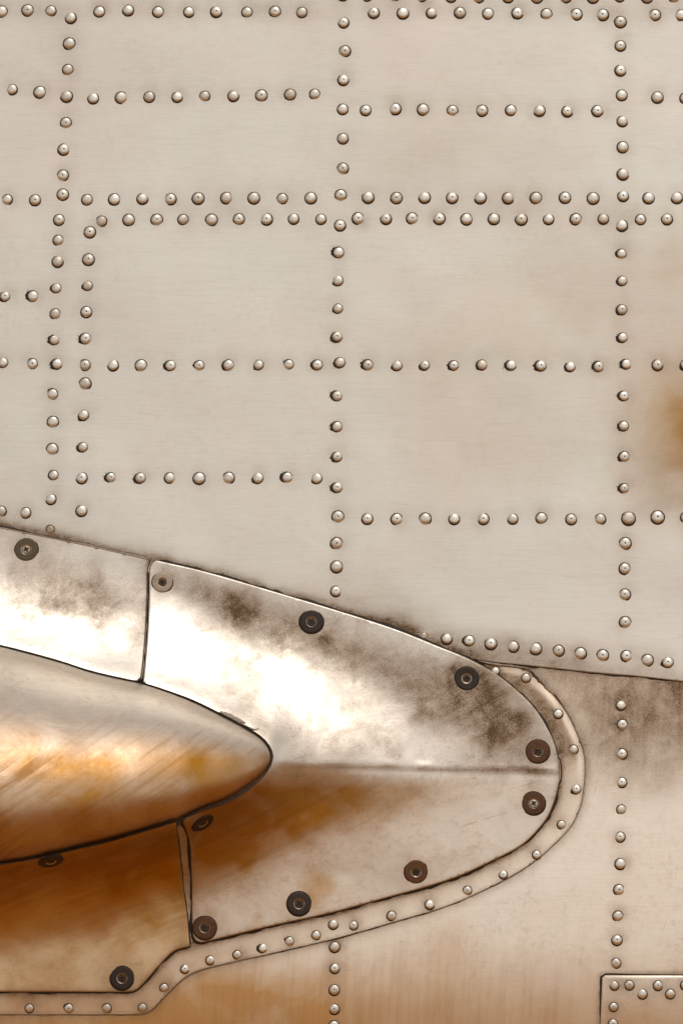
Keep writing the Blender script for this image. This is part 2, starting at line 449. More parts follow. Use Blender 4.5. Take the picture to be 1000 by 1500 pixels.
RIV_UP = """3 17 41 15 75 16 146 17 188 15 232 17.5 277 17.5 317 17 362 18 403 17 442 18
104 26 102 64 100 102 98 141 97 180 94 219 92.5 257 92.5 285 87 322 86 352 85 383 83 422 81.5 460 80.5 498 84.5 533 77.5 577.5 78 618 77 658 79 696 75 731
18 131 59 135 137 144 178 143 219 142 260 142 300 141 342 140.5 383 140 425 138.5 461 138
11 292.5 52 293 128 292.5 168 292 209 291 250 291.5 290.5 290.5 332 290 372 290 413.5 291 455 290
149 324 189 322 230 322 268.5 321.5 310 322 350 321 390.5 321 430 320.5 470 321
132 340 130 380 129 418.5 127 457 126 496 125 535 125 562 123 608 122 655 120 700 120 748
8 434 49 434 5 531 48 533 166 535 207 535.5 250 535.5 292 535.5 335 535 379 534.5 423 534 465 534.5
163 699.5 206 700 249 700 292 700.5 335 700 378 700 421 699.5 464 700.5 2 749 38 751
503 33 505 75 503 117 502 160 502 203 502 247 499 286 498 330 496 370 495 411 495 452 494 493 498 531 494 580 494 625 494 669 494 714 495 757 493 796 493 830 492 866
547 18.5 590 19 632 19 673.5 18.5 714.5 20 757.5 19 800 20.5 843.5 21 882 21.5 958.5 22 996 22
502 -7 537 -6.5 577 -6 617 -5.5 660 -5 700 -4.5 744 -4 786 -4 828 -4 868 -4 907 -5 947 -4 987 -4
535.5 161.5 578.5 159.5 619.5 160.5 662.5 162 705.5 162 748 161.5 789.5 162 830.5 163 874.5 162.5 962 142.5 1003 144
908 32 908 67 908.5 103 910 139.5 911 177.5 911.5 215.5 912 255 912 287 910 330 910 372 911 411.5 910.5 453.5 911.5 494.5 917 533.5 913.5 580 913 624 914 669 914 715.5 920 759 915 796 914.5 833 914.5 871 915 911.5
539 289 580.5 290 621.5 289 662 289.5 703 289.5 744 290 784.5 290 827 289.5 868 290.5 949.5 290 990.5 289.5
524.5 320 565 320.5 603.5 320 643 320 683 321 723 320.5 763 321 803 321 843 321 883 320.5 937.5 321.5 976 321
539 535 581.5 535.5 622 535 664.5 535.5 706 534.5 748.5 535 792 535.5 835 537 876.5 537 962.5 534.5 1004 534
538 760 581 760.5 622.5 760 665 760 707.5 760 750.5 760 792.5 759 836 760.5 878.5 760.5 962.5 757.5 1004 758
654 935.5 687 938.5 718.5 942.5 751 947 784 950 817.5 953 849.5 957 882 960 917 961 947.5 967 977.5 970"""
RIV_LOW = "909 1033 911 1061.5 910 1104.5 910 1146 909.5 1186 907.5 1226 908 1265.5 906 1303.5 904.5 1342 903 1377 901.5 1411 490 1387 490 1418.5 489.5 1450 489.5 1478 489 1503"
RIV_STRIP = """725 983 770 993 817 1045.5 839.5 1098 843.5 1156 822 1208 785.5 1252 736.5 1281 684 1304.5 629 1325 573.5 1341.5 517.5 1355.5 488 1354 463 1370 424 1379
385 1389 347.5 1398.5 308 1406.5 271 1419.5 240.5 1447 209 1476 156.5 1477 101 1477 43.5 1477"""
RIV_PATCH = "899 1443.5 921 1443 963 1443.5 1003 1443 940 1456 981 1456 898 1475 897 1499.5"
def pairs(s):
    v = [float(t) for t in s.split()]
    return np.array(v).reshape(-1, 2)
RU, RL, RS, RP = (pairs(s) for s in (RIV_UP, RIV_LOW, RIV_STRIP, RIV_PATCH))

# ------------------------------------------------------------------ height fields (millimetres towards the camera)
_by = np.arange(-700.0, 2200.0, 4.0)
_bs = np.interp(_by, [-700, 0, 700, 1150, 1330, 1520, 2200], [0.20, 0.19, 0.19, 0.23, 0.20, 0.0, -0.3])
_bs = np.convolve(np.pad(_bs, 20, mode='edge'), np.ones(41) / 41, 'valid')
_bh = np.cumsum(_bs) * 4.0 * 0.5
_bh -= np.interp(750, _by, _bh)
def base_h(x, y):
    """the fuselage side: leaning back a little above, turning under at the bottom"""
    return np.interp(np.asarray(y, float), _by, _bh) - ((np.asarray(x, float) - 500) * 0.5)**2 / 16000.0

def rivet_dimples(x, y, pts, amp, sg):
    h = np.zeros(np.shape(x))
    for cx, cy in pts:
        m = (np.abs(x - cx) < 4 * sg) & (np.abs(y - cy) < 4 * sg)
        if m.any(): h[m] -= amp * np.exp(-((x[m] - cx)**2 + (y[m] - cy)**2) / (2 * sg * sg))
    return h

def h_upper(x, y):
    x = np.asarray(x, float); y = np.asarray(y, float)
    k = np.clip((960 + np.maximum(x - 690, 0) * 0.1 - y) / 120, 0, 1)
    h = base_h(x, y) + 1.25 + k * 0.95 * vnoise(x + 31, y, 190, 3) + k * 0.26 * vnoise(x, y + 77, 70, 4)
    return h + rivet_dimples(x, y, RU, 0.22, 12)

def h_lower(x, y):
    x = np.asarray(x, float); y = np.asarray(y, float)
    h = base_h(x, y) + 0.5 * vnoise(x + 11, y + 5, 170, 5) * np.clip((y - 1030) / 100, 0, 1) + 0.10 * vnoise(x, y, 50, 6)
    h = h + rivet_dimples(x, y, RL, 0.35, 11)
    # pucker between two close rivets of the right-hand column
    h = h + 0.35 * np.exp(-((x - 914)**2 / 300 + (y - 1084)**2 / 90))
    return h

def h_strip(x, y):
    x = np.asarray(x, float); y = np.asarray(y, float)
    d, a = pdist(x, y, S_OUT)
    lip = np.clip((1200 - y) / 60, 0, 1) * np.clip((x - 780) / 25, 0, 1)
    rise = 1.1 * lip * (1 - np.clip(1 - d / 11, 0, 1)**2)
    return base_h(x, y) + 1.05 + rise + 0.12 * vnoise(x, y, 40, 8) + rivet_dimples(x, y, RS, 0.2, 10)

def h_patch(x, y):
    x = np.asarray(x, float); y = np.asarray(y, float)
    return h_lower(x, y) + 1.15 + 0.06 * vnoise(x, y, 60, 9)

TIP_ARC = pdist(np.array([396.]), np.array([1108.]), POD)[1][0]
PLEN = np.sum(np.linalg.norm(np.diff(POD, axis=0), axis=1))
def spine_h(arc, top=46.0):
    """height of the fillet where it meets the pod, along the pod outline (0 upper left .. 1 lower left)"""
    px_ = (arc - TIP_ARC) * PLEN            # px along the outline from the tip
    up = 38 - 12 * (1 - np.exp(-np.maximum(-px_, 0) / 170))
    lo = 38 + top * (1 - np.exp(-np.maximum(px_, 0) / 130))
    return np.where(px_ < 0, up, lo)

def fillet(x, y):
    x = np.asarray(x, float); y = np.asarray(y, float)
    de, _ = pdist(x, y, FAIR_EDGE)
    dp, ap = pdist(x, y, POD)
    dc, ac = pdist(x, y, CREST)
    hp = spine_h(ap); hc = 38 * (1 - ac)**2.1
    w = (dc + 1.0)**2 / ((dp + 1.0)**2 + (dc + 1.0)**2)               # 1 where the pod is nearer
    hs_ = hp * w + hc * (1 - w)
    dcs = np.sqrt(dc**2 + (6 + 16 * np.clip((x - 410) / 90, 0, 1))**2)  # the crest is a soft ridge
    dps = np.sqrt(dp**2 + 6.0**2)
    ds = (dps**-4 + dcs**-4)**-0.25
    t = de / (de + ds)
    yc = np.interp(x, CREST[:, 0], CREST[:, 1])
    p = 2.3 + (1.5 - 2.0 * np.clip((x - 430) / 170, 0, 1)) / (1 + np.exp(np.clip(-(y - yc - 12) / 6.0, -40, 40)))
    return hs_ * t**p

def h_fair(x, y, lift=0.0):
    x = np.asarray(x, float); y = np.asarray(y, float)
    h = base_h(x, y) + 2.7 + lift + fillet(x, y)
    de, _ = pdist(x, y, FAIR_EDGE)
    k = np.clip(de / 40, 0, 1)
    h = h + k * (0.7 * vnoise(x + 5, y + 9, 85, 21) + 0.36 * vnoise(x, y, 38, 22) + 0.13 * vnoise(x, y, 18, 23))
    # hammered weld bead along the crest
    yc = np.interp(x, CREST[:, 0], CREST[:, 1]) + 2.0 * vnoise(x, 0 * x, 45, 24)
    on = np.clip((x - 400) / 30, 0, 1) * np.clip((818 - x) / 8, 0, 1)
    h = h + on * (0.35 + 0.35 * vnoise(x, 0 * x + 3, 26, 25)) * np.exp(-((y - yc) / 4.5)**2)
    h = h - on * 0.22 * np.exp(-((y - yc - 9) / 4.0)**2)
    return h
h_fB = lambda x, y: h_fair(x, y, 0.5)
h_fA = lambda x, y: h_fair(x, y, 0.0)
h_fC = lambda x, y: h_fair(x, y, 0.0) + 0.6 * np.exp(-((np.asarray(x) - 262) / 10.0)**2)

# ------------------------------------------------------------------ stains (grime, rust, streaks), painted shade and reflections, by place
def blob(x, y, cx, cy, sx, sy, rot=0, amp=1.0):
    c, s = math.cos(math.radians(rot)), math.sin(math.radians(rot))
    u = (x - cx) * c + (y - cy) * s; v = -(x - cx) * s + (y - cy) * c
    return amp * np.exp(-0.5 * ((u / sx)**2 + (v / sy)**2))

def halos(x, y, pts, sg, amp, rough_seed=1):
    r = np.random.default_rng(rough_seed)
    h = np.zeros(np.shape(x))
    for cx, cy in pts:
        a = amp * (0.4 + 1.2 * r.random()); dx, dy = r.normal(0, 2.5, 2)
        m = (np.abs(x - cx) < 5 * sg) & (np.abs(y - cy) < 5 * sg)
        if m.any(): h[m] += a * np.exp(-((x[m] - cx - dx)**2 + (y[m] - cy - dy)**2) / (2 * sg * sg))
    return h

def s_upper(x, y):
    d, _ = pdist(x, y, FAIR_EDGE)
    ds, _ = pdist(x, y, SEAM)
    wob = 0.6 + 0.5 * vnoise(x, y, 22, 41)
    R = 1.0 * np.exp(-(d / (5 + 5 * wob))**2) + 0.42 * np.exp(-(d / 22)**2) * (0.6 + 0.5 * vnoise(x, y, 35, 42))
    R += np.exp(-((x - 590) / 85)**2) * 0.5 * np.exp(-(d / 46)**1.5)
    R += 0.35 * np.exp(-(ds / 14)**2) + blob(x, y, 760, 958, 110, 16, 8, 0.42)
    R += halos(x, y, RU, 11, 0.20, 5)
    R += blob(x, y, 744, 300, 30, 22, 0, 0.12) + blob(x, y, 640, 220, 45, 40, 0, 0.10) + blob(x, y, 905, 318, 25, 22, 0, 0.16)
    R += blob(x, y, 965, 690, 30, 28, -30, 0.22) + blob(x, y, 985, 735, 40, 10, -12, 0.18) + 0.12 * np.exp(-((y - 15) / 20)**2)
    G = blob(x, y, 1035, 635, 58, 75, 10, 0.85) + blob(x, y, 970, 610, 60, 80, 0, 0.2)
    G += blob(x, y, 720, 490, 120, 60, -15, 0.16) + blob(x, y, 720, 640, 110, 70, 0, 0.14) + blob(x, y, 880, 420, 90, 70, 0, 0.14)
    G += blob(x, y, 985, 380, 26, 40, 0, 0.22) + blob(x, y, 660, 200, 120, 60, 0, 0.08) + 0.05
    return R, G, 0 * x

def s_lower(x, y):
    d, _ = pdist(x, y, S_OUT); ds, _ = pdist(x, y, SEAM)
    P_ = np.array(PATCH, float); dp, _ = pdist(x, y, np.array([(879, 1500), (882, 1430), (1000, 1429)], float))
    R = 0.8 * np.exp(-(ds / 45)**1.2) * (y > 960) + 0.72 * np.exp(-((y - 1070) / 65)**2) * np.clip((x - 820) / 60, 0, 1)  # shadow beneath the lap seam painted in; sprayed grime further down
    R += 0.45 * np.exp(-(d / 9)**2) + 0.8 * np.exp(-(dp / 6)**2) + halos(x, y, RL, 9, 0.35, 6)  # painted shadow line along the strip edge, plus grime round rivets
    R += blob(x, y, 955, 1140, 40, 26, 0, 0.25)
    G = 0.5 * np.clip((y - 1370) / 140, 0, 1)**1.3 + blob(x, y, 480, 1470, 160, 40, 0, 0.3) + 0.12
    G += blob(x, y, 655, 1385, 26, 28, 0, 0.20) + blob(x, y, 330, 1470, 120, 40, 0, 0.3) + 0.25 * np.clip((420 - x) / 250, 0, 1)
    B = 0.15 * np.clip((y - 1330) / 100, 0, 1) * np.clip((900 - x) / 100, 0, 1)
    return R, G, B

def s_strip(x, y):
    d, _ = pdist(x, y, FAIR_EDGE); do, _ = pdist(x, y, S_OUT)
    R = 0.95 * np.exp(-(d / 7)**2) + 0.4 * np.exp(-(d / 16)**2) + halos(x, y, RS, 9, 0.4, 7) + 0.5 * np.exp(-(do / 2.5)**2)  # shadow line beside the fairing edge painted in, with rivet grime
    R += 0.75 * np.clip((1150 - y) / 70, 0, 1) * np.clip((do - 9) / 4, 0.0, 1)
    G = 0.15 + 0.25 * np.clip((y - 1380) / 100, 0, 1) + 0.25 * np.clip((480 - x) / 300, 0, 1)
    return R, G, 0 * x

def s_patch(x, y):
    R = halos(x, y, RP, 9, 0.4, 8) + 0.05
    return R, 0.15 + 0.5 * np.clip((y - 1450) / 60, 0, 1), 0 * x

def s_fA(x, y):
    dp, _ = pdist(x, y, POD)
    de = np.abs(x - 217)
    R = 0.75 * np.exp(-((x - 220) / 5)**2) + 0.25 * np.exp(-((x - 215) / 20)**2) + blob(x, y, 150, 880, 70, 26, 12, 0.30) + blob(x, y, 125, 857, 16, 7, 15, 0.25)
    R += 0.30 * np.clip(vnoise(x, y, 52, 84) + 0.6 * vnoise(x, y, 24, 85), 0, 1)
    R += halos(x, y, [(39, 805)], 18, 0.3, 3) + 0.30 * blob(x, y, 60, 850, 120, 35, 10, 1) + 0.3 * np.exp(-(dp / 3)**2)
    return R, 0.06 + 0 * x, 0 * x

def s_fB(x, y):
    de, _ = pdist(x, y, FAIR_EDGE)
    R = blob(x, y, 305, 868, 36, 16, 20, 0.55) + blob(x, y, 380, 905, 70, 26, 18, 0.62) + blob(x, y, 330, 930, 40, 22, 20, 0.25)
    R += blob(x, y, 500, 950, 80, 26, 20, 0.45) + blob(x, y, 610, 1010, 90, 34, 30, 0.60) + blob(x, y, 735, 1050, 60, 38, 42, 0.62) + blob(x, y, 690, 1040, 90, 40, 28, 0.25)
    R += blob(x, y, 768, 1128, 34, 3.2, 4, 1.0) + blob(x, y, 640, 1127, 60, 2.5, 1, 0.55) + blob(x, y, 500, 1124, 60, 2.5, 1, 0.35)
    R += halos(x, y, [(238, 853), (456, 911), (683, 994), (787, 1101), (781, 1177), (609, 1277), (438, 1324), (300, 1359), (295, 1202)], 17, 0.3, 4)
    R += 0.35 * np.exp(-((x - 283) / 6)**2) * (y > 1190) + 0.30 * np.exp(-(de / 4)**2) * (y > 1100)
    R += blob(x, y, 375, 1300, 20, 14, 0, 0.2) + blob(x, y, 545, 1165, 70, 22, -8, 0.38) + blob(x, y, 420, 1165, 60, 16, -25, 0.35) + blob(x, y, 330, 1235, 45, 50, 0, 0.25)
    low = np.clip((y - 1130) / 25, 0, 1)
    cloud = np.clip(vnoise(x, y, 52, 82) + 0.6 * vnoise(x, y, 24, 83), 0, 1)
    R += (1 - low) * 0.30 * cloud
    G = low * (blob(x, y, 550, 1168, 75, 26, -8, 0.3) + blob(x, y, 430, 1185, 90, 30, -20, 0.5) + blob(x, y, 310, 1230, 40, 45, 0, 0.4)) + 0.05 + 0.20 * low + low * np.clip(1 - (x - 330) / 330, 0, 1) * (0.16 + 0.5 * cloud)  # browner below the crest: painted ground reflection plus mottled rust
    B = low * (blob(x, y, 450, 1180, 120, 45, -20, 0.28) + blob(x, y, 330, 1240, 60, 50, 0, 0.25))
    return R, G, B

def s_fC(x, y):
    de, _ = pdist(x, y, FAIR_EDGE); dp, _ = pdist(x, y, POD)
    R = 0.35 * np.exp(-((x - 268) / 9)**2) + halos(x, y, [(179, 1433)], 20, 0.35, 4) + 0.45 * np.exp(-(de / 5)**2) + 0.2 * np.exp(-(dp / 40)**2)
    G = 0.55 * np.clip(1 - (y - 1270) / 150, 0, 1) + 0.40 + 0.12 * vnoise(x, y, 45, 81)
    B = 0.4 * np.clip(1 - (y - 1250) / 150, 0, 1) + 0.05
    return R, G, B

# ------------------------------------------------------------------ the aircraft
air = bpy.data.objects.new('aircraft', None)
COL.objects.link(air)
air.location = (0, 0, 0)
air.empty_display_size = 0.2
air['label'] = 'weathered bare-metal aircraft side with rivet rows, screwed wing-root fairing and rounded stub'
air['category'] = 'aircraft'

def under_top(x, y):
    h = h_lower(x, y)
    h = np.where(inside(x, y, st_poly), np.maximum(h, h_strip(x, y)), h)
    return np.where(inside(x, y, up_poly), np.maximum(h, h_upper(x, y)), h)
# upper skin: everything above the seam, tucked under the fairing
up_poly = np.vstack([[(-500, -500), (0, -500), (500, -500), (1000, -500), (1500, -500)], SEAM[:-1],
                     spline([(690, 965), (675, 974), (640, 965), (500, 915), (229, 842), (0, 793), (-200, 752), (-500, 690)], 12)])
upper = sheet('upper_skin', up_poly, h_upper, s_upper, M['upper'], air, step=4.5, thick=1.15, shade_crust=[(SEAM, 2.2, h_lower)],
              label='pale upper skin sheet crossed by rows of domed rivets')
lo_poly = np.array([(-500, 740), (300, 820), (900, 930), (1500, 990), (1500, 1500), (1500, 2000), (500, 2000), (-500, 2000)], float)
lower = sheet('lower_skin', lo_poly, h_lower, s_lower, M['lower'], air, step=5, thick=1.2,
              label='warmer browned lower skin sheet below the lap seam')
st_poly = np.vstack([S_OUT, [(-420, 1440), (150, 1440), (250, 1385), (420, 1335), (700, 1250), (790, 1180), (795, 1110), (750, 1025), (690, 985)]])
strip = sheet('edge_strip', st_poly, h_strip, s_strip, M['strip'], air, step=4, thick=1.0, shade_crust=[(S_OUT, 1.2, h_lower)],
              label='narrow riveted strip bending round the nose of the fairing')
patch = sheet('patch_plate', np.array(spline([PATCH[-1], PATCH[0]], 8)[:-1].tolist() + [PATCH[0], PATCH[1]] + [PATCH[2], (1200, 1430), PATCH[3], PATCH[4], PATCH[5]], float),
              h_patch, s_patch, M['lower'], air, step=5, thick=1.1, bev=0.6, shade_crust=[(np.array([(875, 2000), (879, 1500), (882, 1432), (886, 1429), (1000, 1429.5), (1200, 1430), (1500, 1431)], float), 2.4, h_lower)], label='square-cornered riveted patch plate at the bottom right')

# fairing panels round the pod
arc = np.linspace(0, 1, len(POD))
gap = np.where(arc < TIP_ARC, 2.8, 1.9) + 5.0 * np.exp(-((arc - TIP_ARC - 0.045) / 0.035)**2) + 1.0 * np.exp(-((arc - TIP_ARC) / 0.05)**2) + 0.8 * np.exp(-((arc - TIP_ARC + 0.07) / 0.03)**2)
IN = offset_line(POD, gap)
if pdist(IN[len(IN) // 2][:1], IN[len(IN) // 2][1:], POD)[0][0] and inside(IN[len(IN)//2:len(IN)//2+1, 0], IN[len(IN)//2:len(IN)//2+1, 1], POD)[0]:
    IN = offset_line(POD, -gap)
IN_LINE.append(IN)
tipi = int(round(TIP_ARC * (len(POD) - 1)))
topIN, botIN = IN[:tipi], IN[tipi:]
A_right = spline([(221, 820), (216.5, 835), (215.5, 870), (213.5, 920), (210, 965), (206, 997)], 5)
inA = topIN[topIN[:, 0] < 204]
pA = np.vstack([E_A[:-1], A_right[:-1], inA[::-1]])
fairA = sheet('fairing_panel', pA, h_fA, s_fA, M['fair'], air, step=4.5, thick=1.2, bev=0.8, shade_crust=[(E_A, 2.6, under_top)], label='upper left fairing panel held by one olive washer')
B_left_top = spline([(210.5, 999), (214, 965), (217.5, 920), (219.5, 870), (220, 836), (223, 826), (229, 821.5)], 4)
B_left_bot = spline([(296, 1380), (288, 1378), (283.5, 1370), (282, 1340), (282, 1300), (281, 1270), (279, 1236), (273, 1214), (269, 1204), (272, 1200)], 4)
inBt = topIN[topIN[:, 0] > 213]
inBb = botIN[botIN[:, 0] > 275]
pB = np.vstack([E_B[:-1], B_left_bot[:-1], inBb[::-1], inBt[::-1], B_left_top[:-1]])
fairB = sheet('fairing_panel', pB, h_fB, s_fB, M['fair'], air, step=4.2, thick=1.2, bev=0.8, shade_crust=[(E_B, 3.0, under_top), (B_left_bot, 3.5, lambda x, y: h_fair(x, y, -1.6)), (B_left_top, 2.6, lambda x, y: h_fair(x, y, -1.7))], label='large rounded fairing nose panel ringed by dark washers')
C_right = spline([(257, 1205), (261, 1240), (265.6, 1276), (268, 1300), (273.6, 1340), (277.6, 1386)], 5)
inC = botIN[botIN[:, 0] < 253]
pC = np.vstack([inC[::-1], C_right[:-1], E_C])
fairC = sheet('fairing_panel', pC, h_fC, s_fC, M['bronze'], air, step=4.5, thick=1.2, bev=0.8, shade_crust=[(E_C, 2.6, under_top), (C_right, 1.4, lambda x, y: h_fair(x, y, -1.6))], label='brown lower left fairing panel beneath the rounded stub')
# backing strip seen in the slot between the two lower panels
bk = np.vstack([spline([(250, 1212), (255, 1250), (261, 1300), (268, 1360), (274, 1384)], 6), spline([(300, 1378), (296, 1340), (294, 1290), (290, 1240), (284, 1203)], 6)])
s_bk = lambda x, y: (0.35 + 0.4 * np.clip((x - 268 - (y - 1205) * 0.06) / 10, 0, 1) + 0 * x, 0.5 + 0 * x, 0.2 + 0 * x)  # right half darkened to paint in the shade of the gap
backing = sheet('backing_strip', bk, lambda x, y: h_fair(x, y, -1.6), s_bk, M['fair'], air, step=4, thick=0.8, label='dark backing strip in the slot between the lower panels')
# backing under the upper joint
bk2 = np.vstack([spline([(205, 826), (203, 900), (195, 992)], 8), spline([(225, 1000), (235, 900), (238, 830)], 8)])
backing2 = sheet('backing_strip', bk2, lambda x, y: h_fair(x, y, -1.7), lambda x, y: (0.95 + 0 * x, 0.3 + 0 * x, 0 * x), M['fair'], air, step=5, thick=0.8)  # near-black tone paints in the shade of the joint's gap

# ------------------------------------------------------------------ the rounded stub (wing root) standing out of the fairing
def make_pod():
    xt = 395.4
    iu = np.argsort(POD[:tipi + 1, 0]); up = POD[:tipi + 1][iu]
    il = np.argsort(POD[tipi:, 0]); lo = POD[tipi:][il]
    ns, nth = 150, 72
    s = np.linspace(0.0, 1.0, ns)
    xs = xt - 815 * (0.12 * s + 0.88 * s**2)
    # the outline is followed by its arc: pair points on the upper and lower half at equal arc shares near the tip
    LU = np.r_[0, np.cumsum(np.linalg.norm(np.diff(POD[:tipi + 1][::-1], axis=0), axis=1))]
    LL = np.r_[0, np.cumsum(np.linalg.norm(np.diff(POD[tipi:], axis=0), axis=1))]
    f = 0.12 * s + 0.88 * s**2
    U = np.stack([np.interp(f * LU[-1], LU, POD[:tipi + 1][::-1][:, k]) for k in (0, 1)], 1)
    Lw = np.stack([np.interp(f * LL[-1], LL, POD[tipi:][:, k]) for k in (0, 1)], 1)
    th0 = 0.78
    th = np.linspace(th0, math.pi, nth)
    verts = []; pxs = []
    hu = spine_h(TIP_ARC - f * LU[-1] / PLEN); hl = spine_h(TIP_ARC + f * LL[-1] / PLEN, 16.0)
    for i in range(ns):
        u, l = U[i], Lw[i]
        hh = np.linalg.norm(l - u) / 2
        A = 0.5 * hh * 1.0                                 # bulge in mm
        A = A * (1.0 + 0.25 * s[i])
        row = []
        bu = float(base_h(u[0], u[1])) + 2.7 + hu[i]; bl = float(base_h(l[0], l[1])) + 2.7 + hl[i]
        for k in range(nth):
            w = ((math.cos(th0) - math.cos(th[k])) / (math.cos(th0) + 1))**1.3
            c = u * (1 - w) + l * w
            dd = (bu - 1.0) * (1 - w) + (bl - 1.0) * w + 1.25 * A * max(0.0, math.sin(th[k]) - math.sin(th0) * (1 - w))**0.95
            row.append((c[0], c[1], dd))
        # skirts going in behind the fairing edge
        top_in = (u[0] * 0.985 + l[0] * 0.015, u[1] + 1.0, bu - 28); bot_in = (l[0], l[1] - 1.0, bl - 28)
        row = [top_in] + row + [bot_in]
        verts += row
    a = np.array(verts)
    a[:, 2] += np.where((np.arange(len(a)) % (nth + 2) > 4) & (np.arange(len(a)) % (nth + 2) < nth - 3), 0.35 * vnoise(a[:, 0], a[:, 1], 60, 51) + 0.15 * vnoise(a[:, 0], a[:, 1], 28, 52), 0)
    W = P(a[:, 0], a[:, 1], a[:, 2])
    n = nth + 2
    faces = [(i * n + k, i * n + k + 1, (i + 1) * n + k + 1, (i + 1) * n + k) for i in range(ns - 1) for k in range(n - 1)]
    me = bpy.data.meshes.new('stub_fairing')
    me.from_pydata([tuple(v) for v in W], [], faces); me.update()
    mid = me.polygons[(ns // 2) * (n - 1) + n // 2]
    if mid.normal.y > 0:
        me.flip_normals()
    def st(x, y):
        idx = np.arange(len(x)); k = idx % n; v = k / n
        R = 0.15 * blob(x, y, 10, 1000, 12, 25, 0, 1) + 0.04
        top = np.exp(-((v - 0.02) / 0.05)**2)
        R = R + 0.10 * top + 0.3 * np.exp(-((v - 1) / 0.05)**2)
        G = 0.04 + (0.68 + 0.08 * vnoise(x, y, 40, 87)) * np.clip((v - 0.22) / 0.25, 0, 1)  # brown lower half: ground reflection painted in, beneath the streak stains
        B = np.clip(0.30 + 0.35 * vnoise(x, y, 60, 86), 0.05, 1) * np.clip((v - 0.22) / 0.15, 0, 1)
        return R, G, B
    set_stain_shade(me, a[:, 0], a[:, 1], st)
    return new_obj('wing_stub', me, M['pod'], air, label='rounded bullet-shaped metal stub jutting from the fairing, brown streaked below')
pod = make_pod()

# ------------------------------------------------------------------ rivets
def rivet_mesh(dimple, ring, seed):
    """unit radius, sitting on z=0; slot 0 metal head, slot 1 crust of old grime at its foot, wider below as painted shade"""
    r = random.Random(seed)
    prof = [(1.0, -0.06), (1.0, 0.10), (0.965, 0.20), (0.87, 0.295), (0.70, 0.37), (0.46, 0.42), (0.22, 0.44)]
    if dimple: prof += [(0.14, 0.445), (0.11, 0.32)]
    n = 20; v = []; f = []; mi = []
    wob = [1 + r.uniform(-0.02, 0.02) for _ in range(n)]
    tx, ty = r.uniform(-0.05, 0.05), r.uniform(-0.05, 0.05)
    for (pr, pz) in prof:
        for i in range(n):
            a = 2 * math.pi * i / n
            x, y = pr * wob[i] * math.cos(a), pr * wob[i] * math.sin(a)
            v.append((x, y, pz + (tx * x + ty * y) * max(pz, 0)))
    for k in range(len(prof) - 1):
        for i in range(n):
            j = (i + 1) % n
            f.append((k * n + i, k * n + j, (k + 1) * n + j, (k + 1) * n + i)); mi.append(1 if dimple and k == len(prof) - 2 else 0)
    v.append((0, 0, prof[-1][1] + (0.01 if not dimple else -0.03))); c = len(v) - 1
    for i in range(n):
        f.append(((len(prof) - 1) * n + i, (len(prof) - 1) * n + (i + 1) % n, c)); mi.append(1 if dimple else 0)
    if ring:
        m = 32; b0 = len(v)
        ox = -0.07 if ring == 2 else 0.0
        for i in range(m):
            a = 2 * math.pi * i / m
            left = max(0, -math.cos(a - 0.25))
            if ring == 2: w = 1.14 + 0.13 * left + r.uniform(-0.03, 0.03) + (0.20 * r.random() if left > 0.75 else 0)
            else: w = 1.13 + 0.11 * max(0, -math.sin(a)) + r.uniform(-0.02, 0.03) + 0.04 * left  # lower side widened to paint in the rivet's shaded bottom edge
            v.append((0.9 * math.cos(a), 0.9 * math.sin(a), 0.075))
            v.append((w * math.cos(a) + ox, w * math.sin(a), 0.045))
            v.append(((w + 0.03) * math.cos(a) + ox, (w + 0.03) * math.sin(a), -0.03))
        for i in range(m):
            j = (i + 1) % m
            for q in (0, 1):
                f.append((b0 + 3 * i + q, b0 + 3 * i + q + 1, b0 + 3 * j + q + 1, b0 + 3 * j + q)); mi.append(1)
        if ring == 2:                                    # crumbs beside the crust
            for _ in range(r.randint(1, 5)):
                a = math.pi + r.uniform(-0.7, 0.5); d = r.uniform(1.4, 1.75); s_ = r.uniform(0.04, 0.10)
                cx, cy = d * math.cos(a), d * math.sin(a); b = len(v)
                v += [(cx - s_, cy - s_ * .6, 0), (cx + s_, cy - s_, 0), (cx + s_ * .7, cy + s_, 0), (cx - s_, cy + s_ * .8, 0), (cx, cy, s_)]
                for q in range(4): f.append((b + q, b + (q + 1) % 4, b + 4)); mi.append(1)
    me = bpy.data.meshes.new('rivet')
    me.from_pydata(v, [], f); me.update()
    me.materials.append(M['rivet']); me.materials.append(M['grime_and_shade'])
    me.polygons.foreach_set('material_index', mi)
    me.polygons.foreach_set('use_smooth', np.ones(len(f), bool))
    bm = bmesh.new(); bm.from_mesh(me); bmesh.ops.recalc_face_normals(bm, faces=bm.faces); bm.to_mesh(me); bm.free()
    return me
RV = {(d, k): [rivet_mesh(d, k, 100 * k + 10 * d + i) for i in range(5)] for d in (0, 1) for k in (1, 2)}

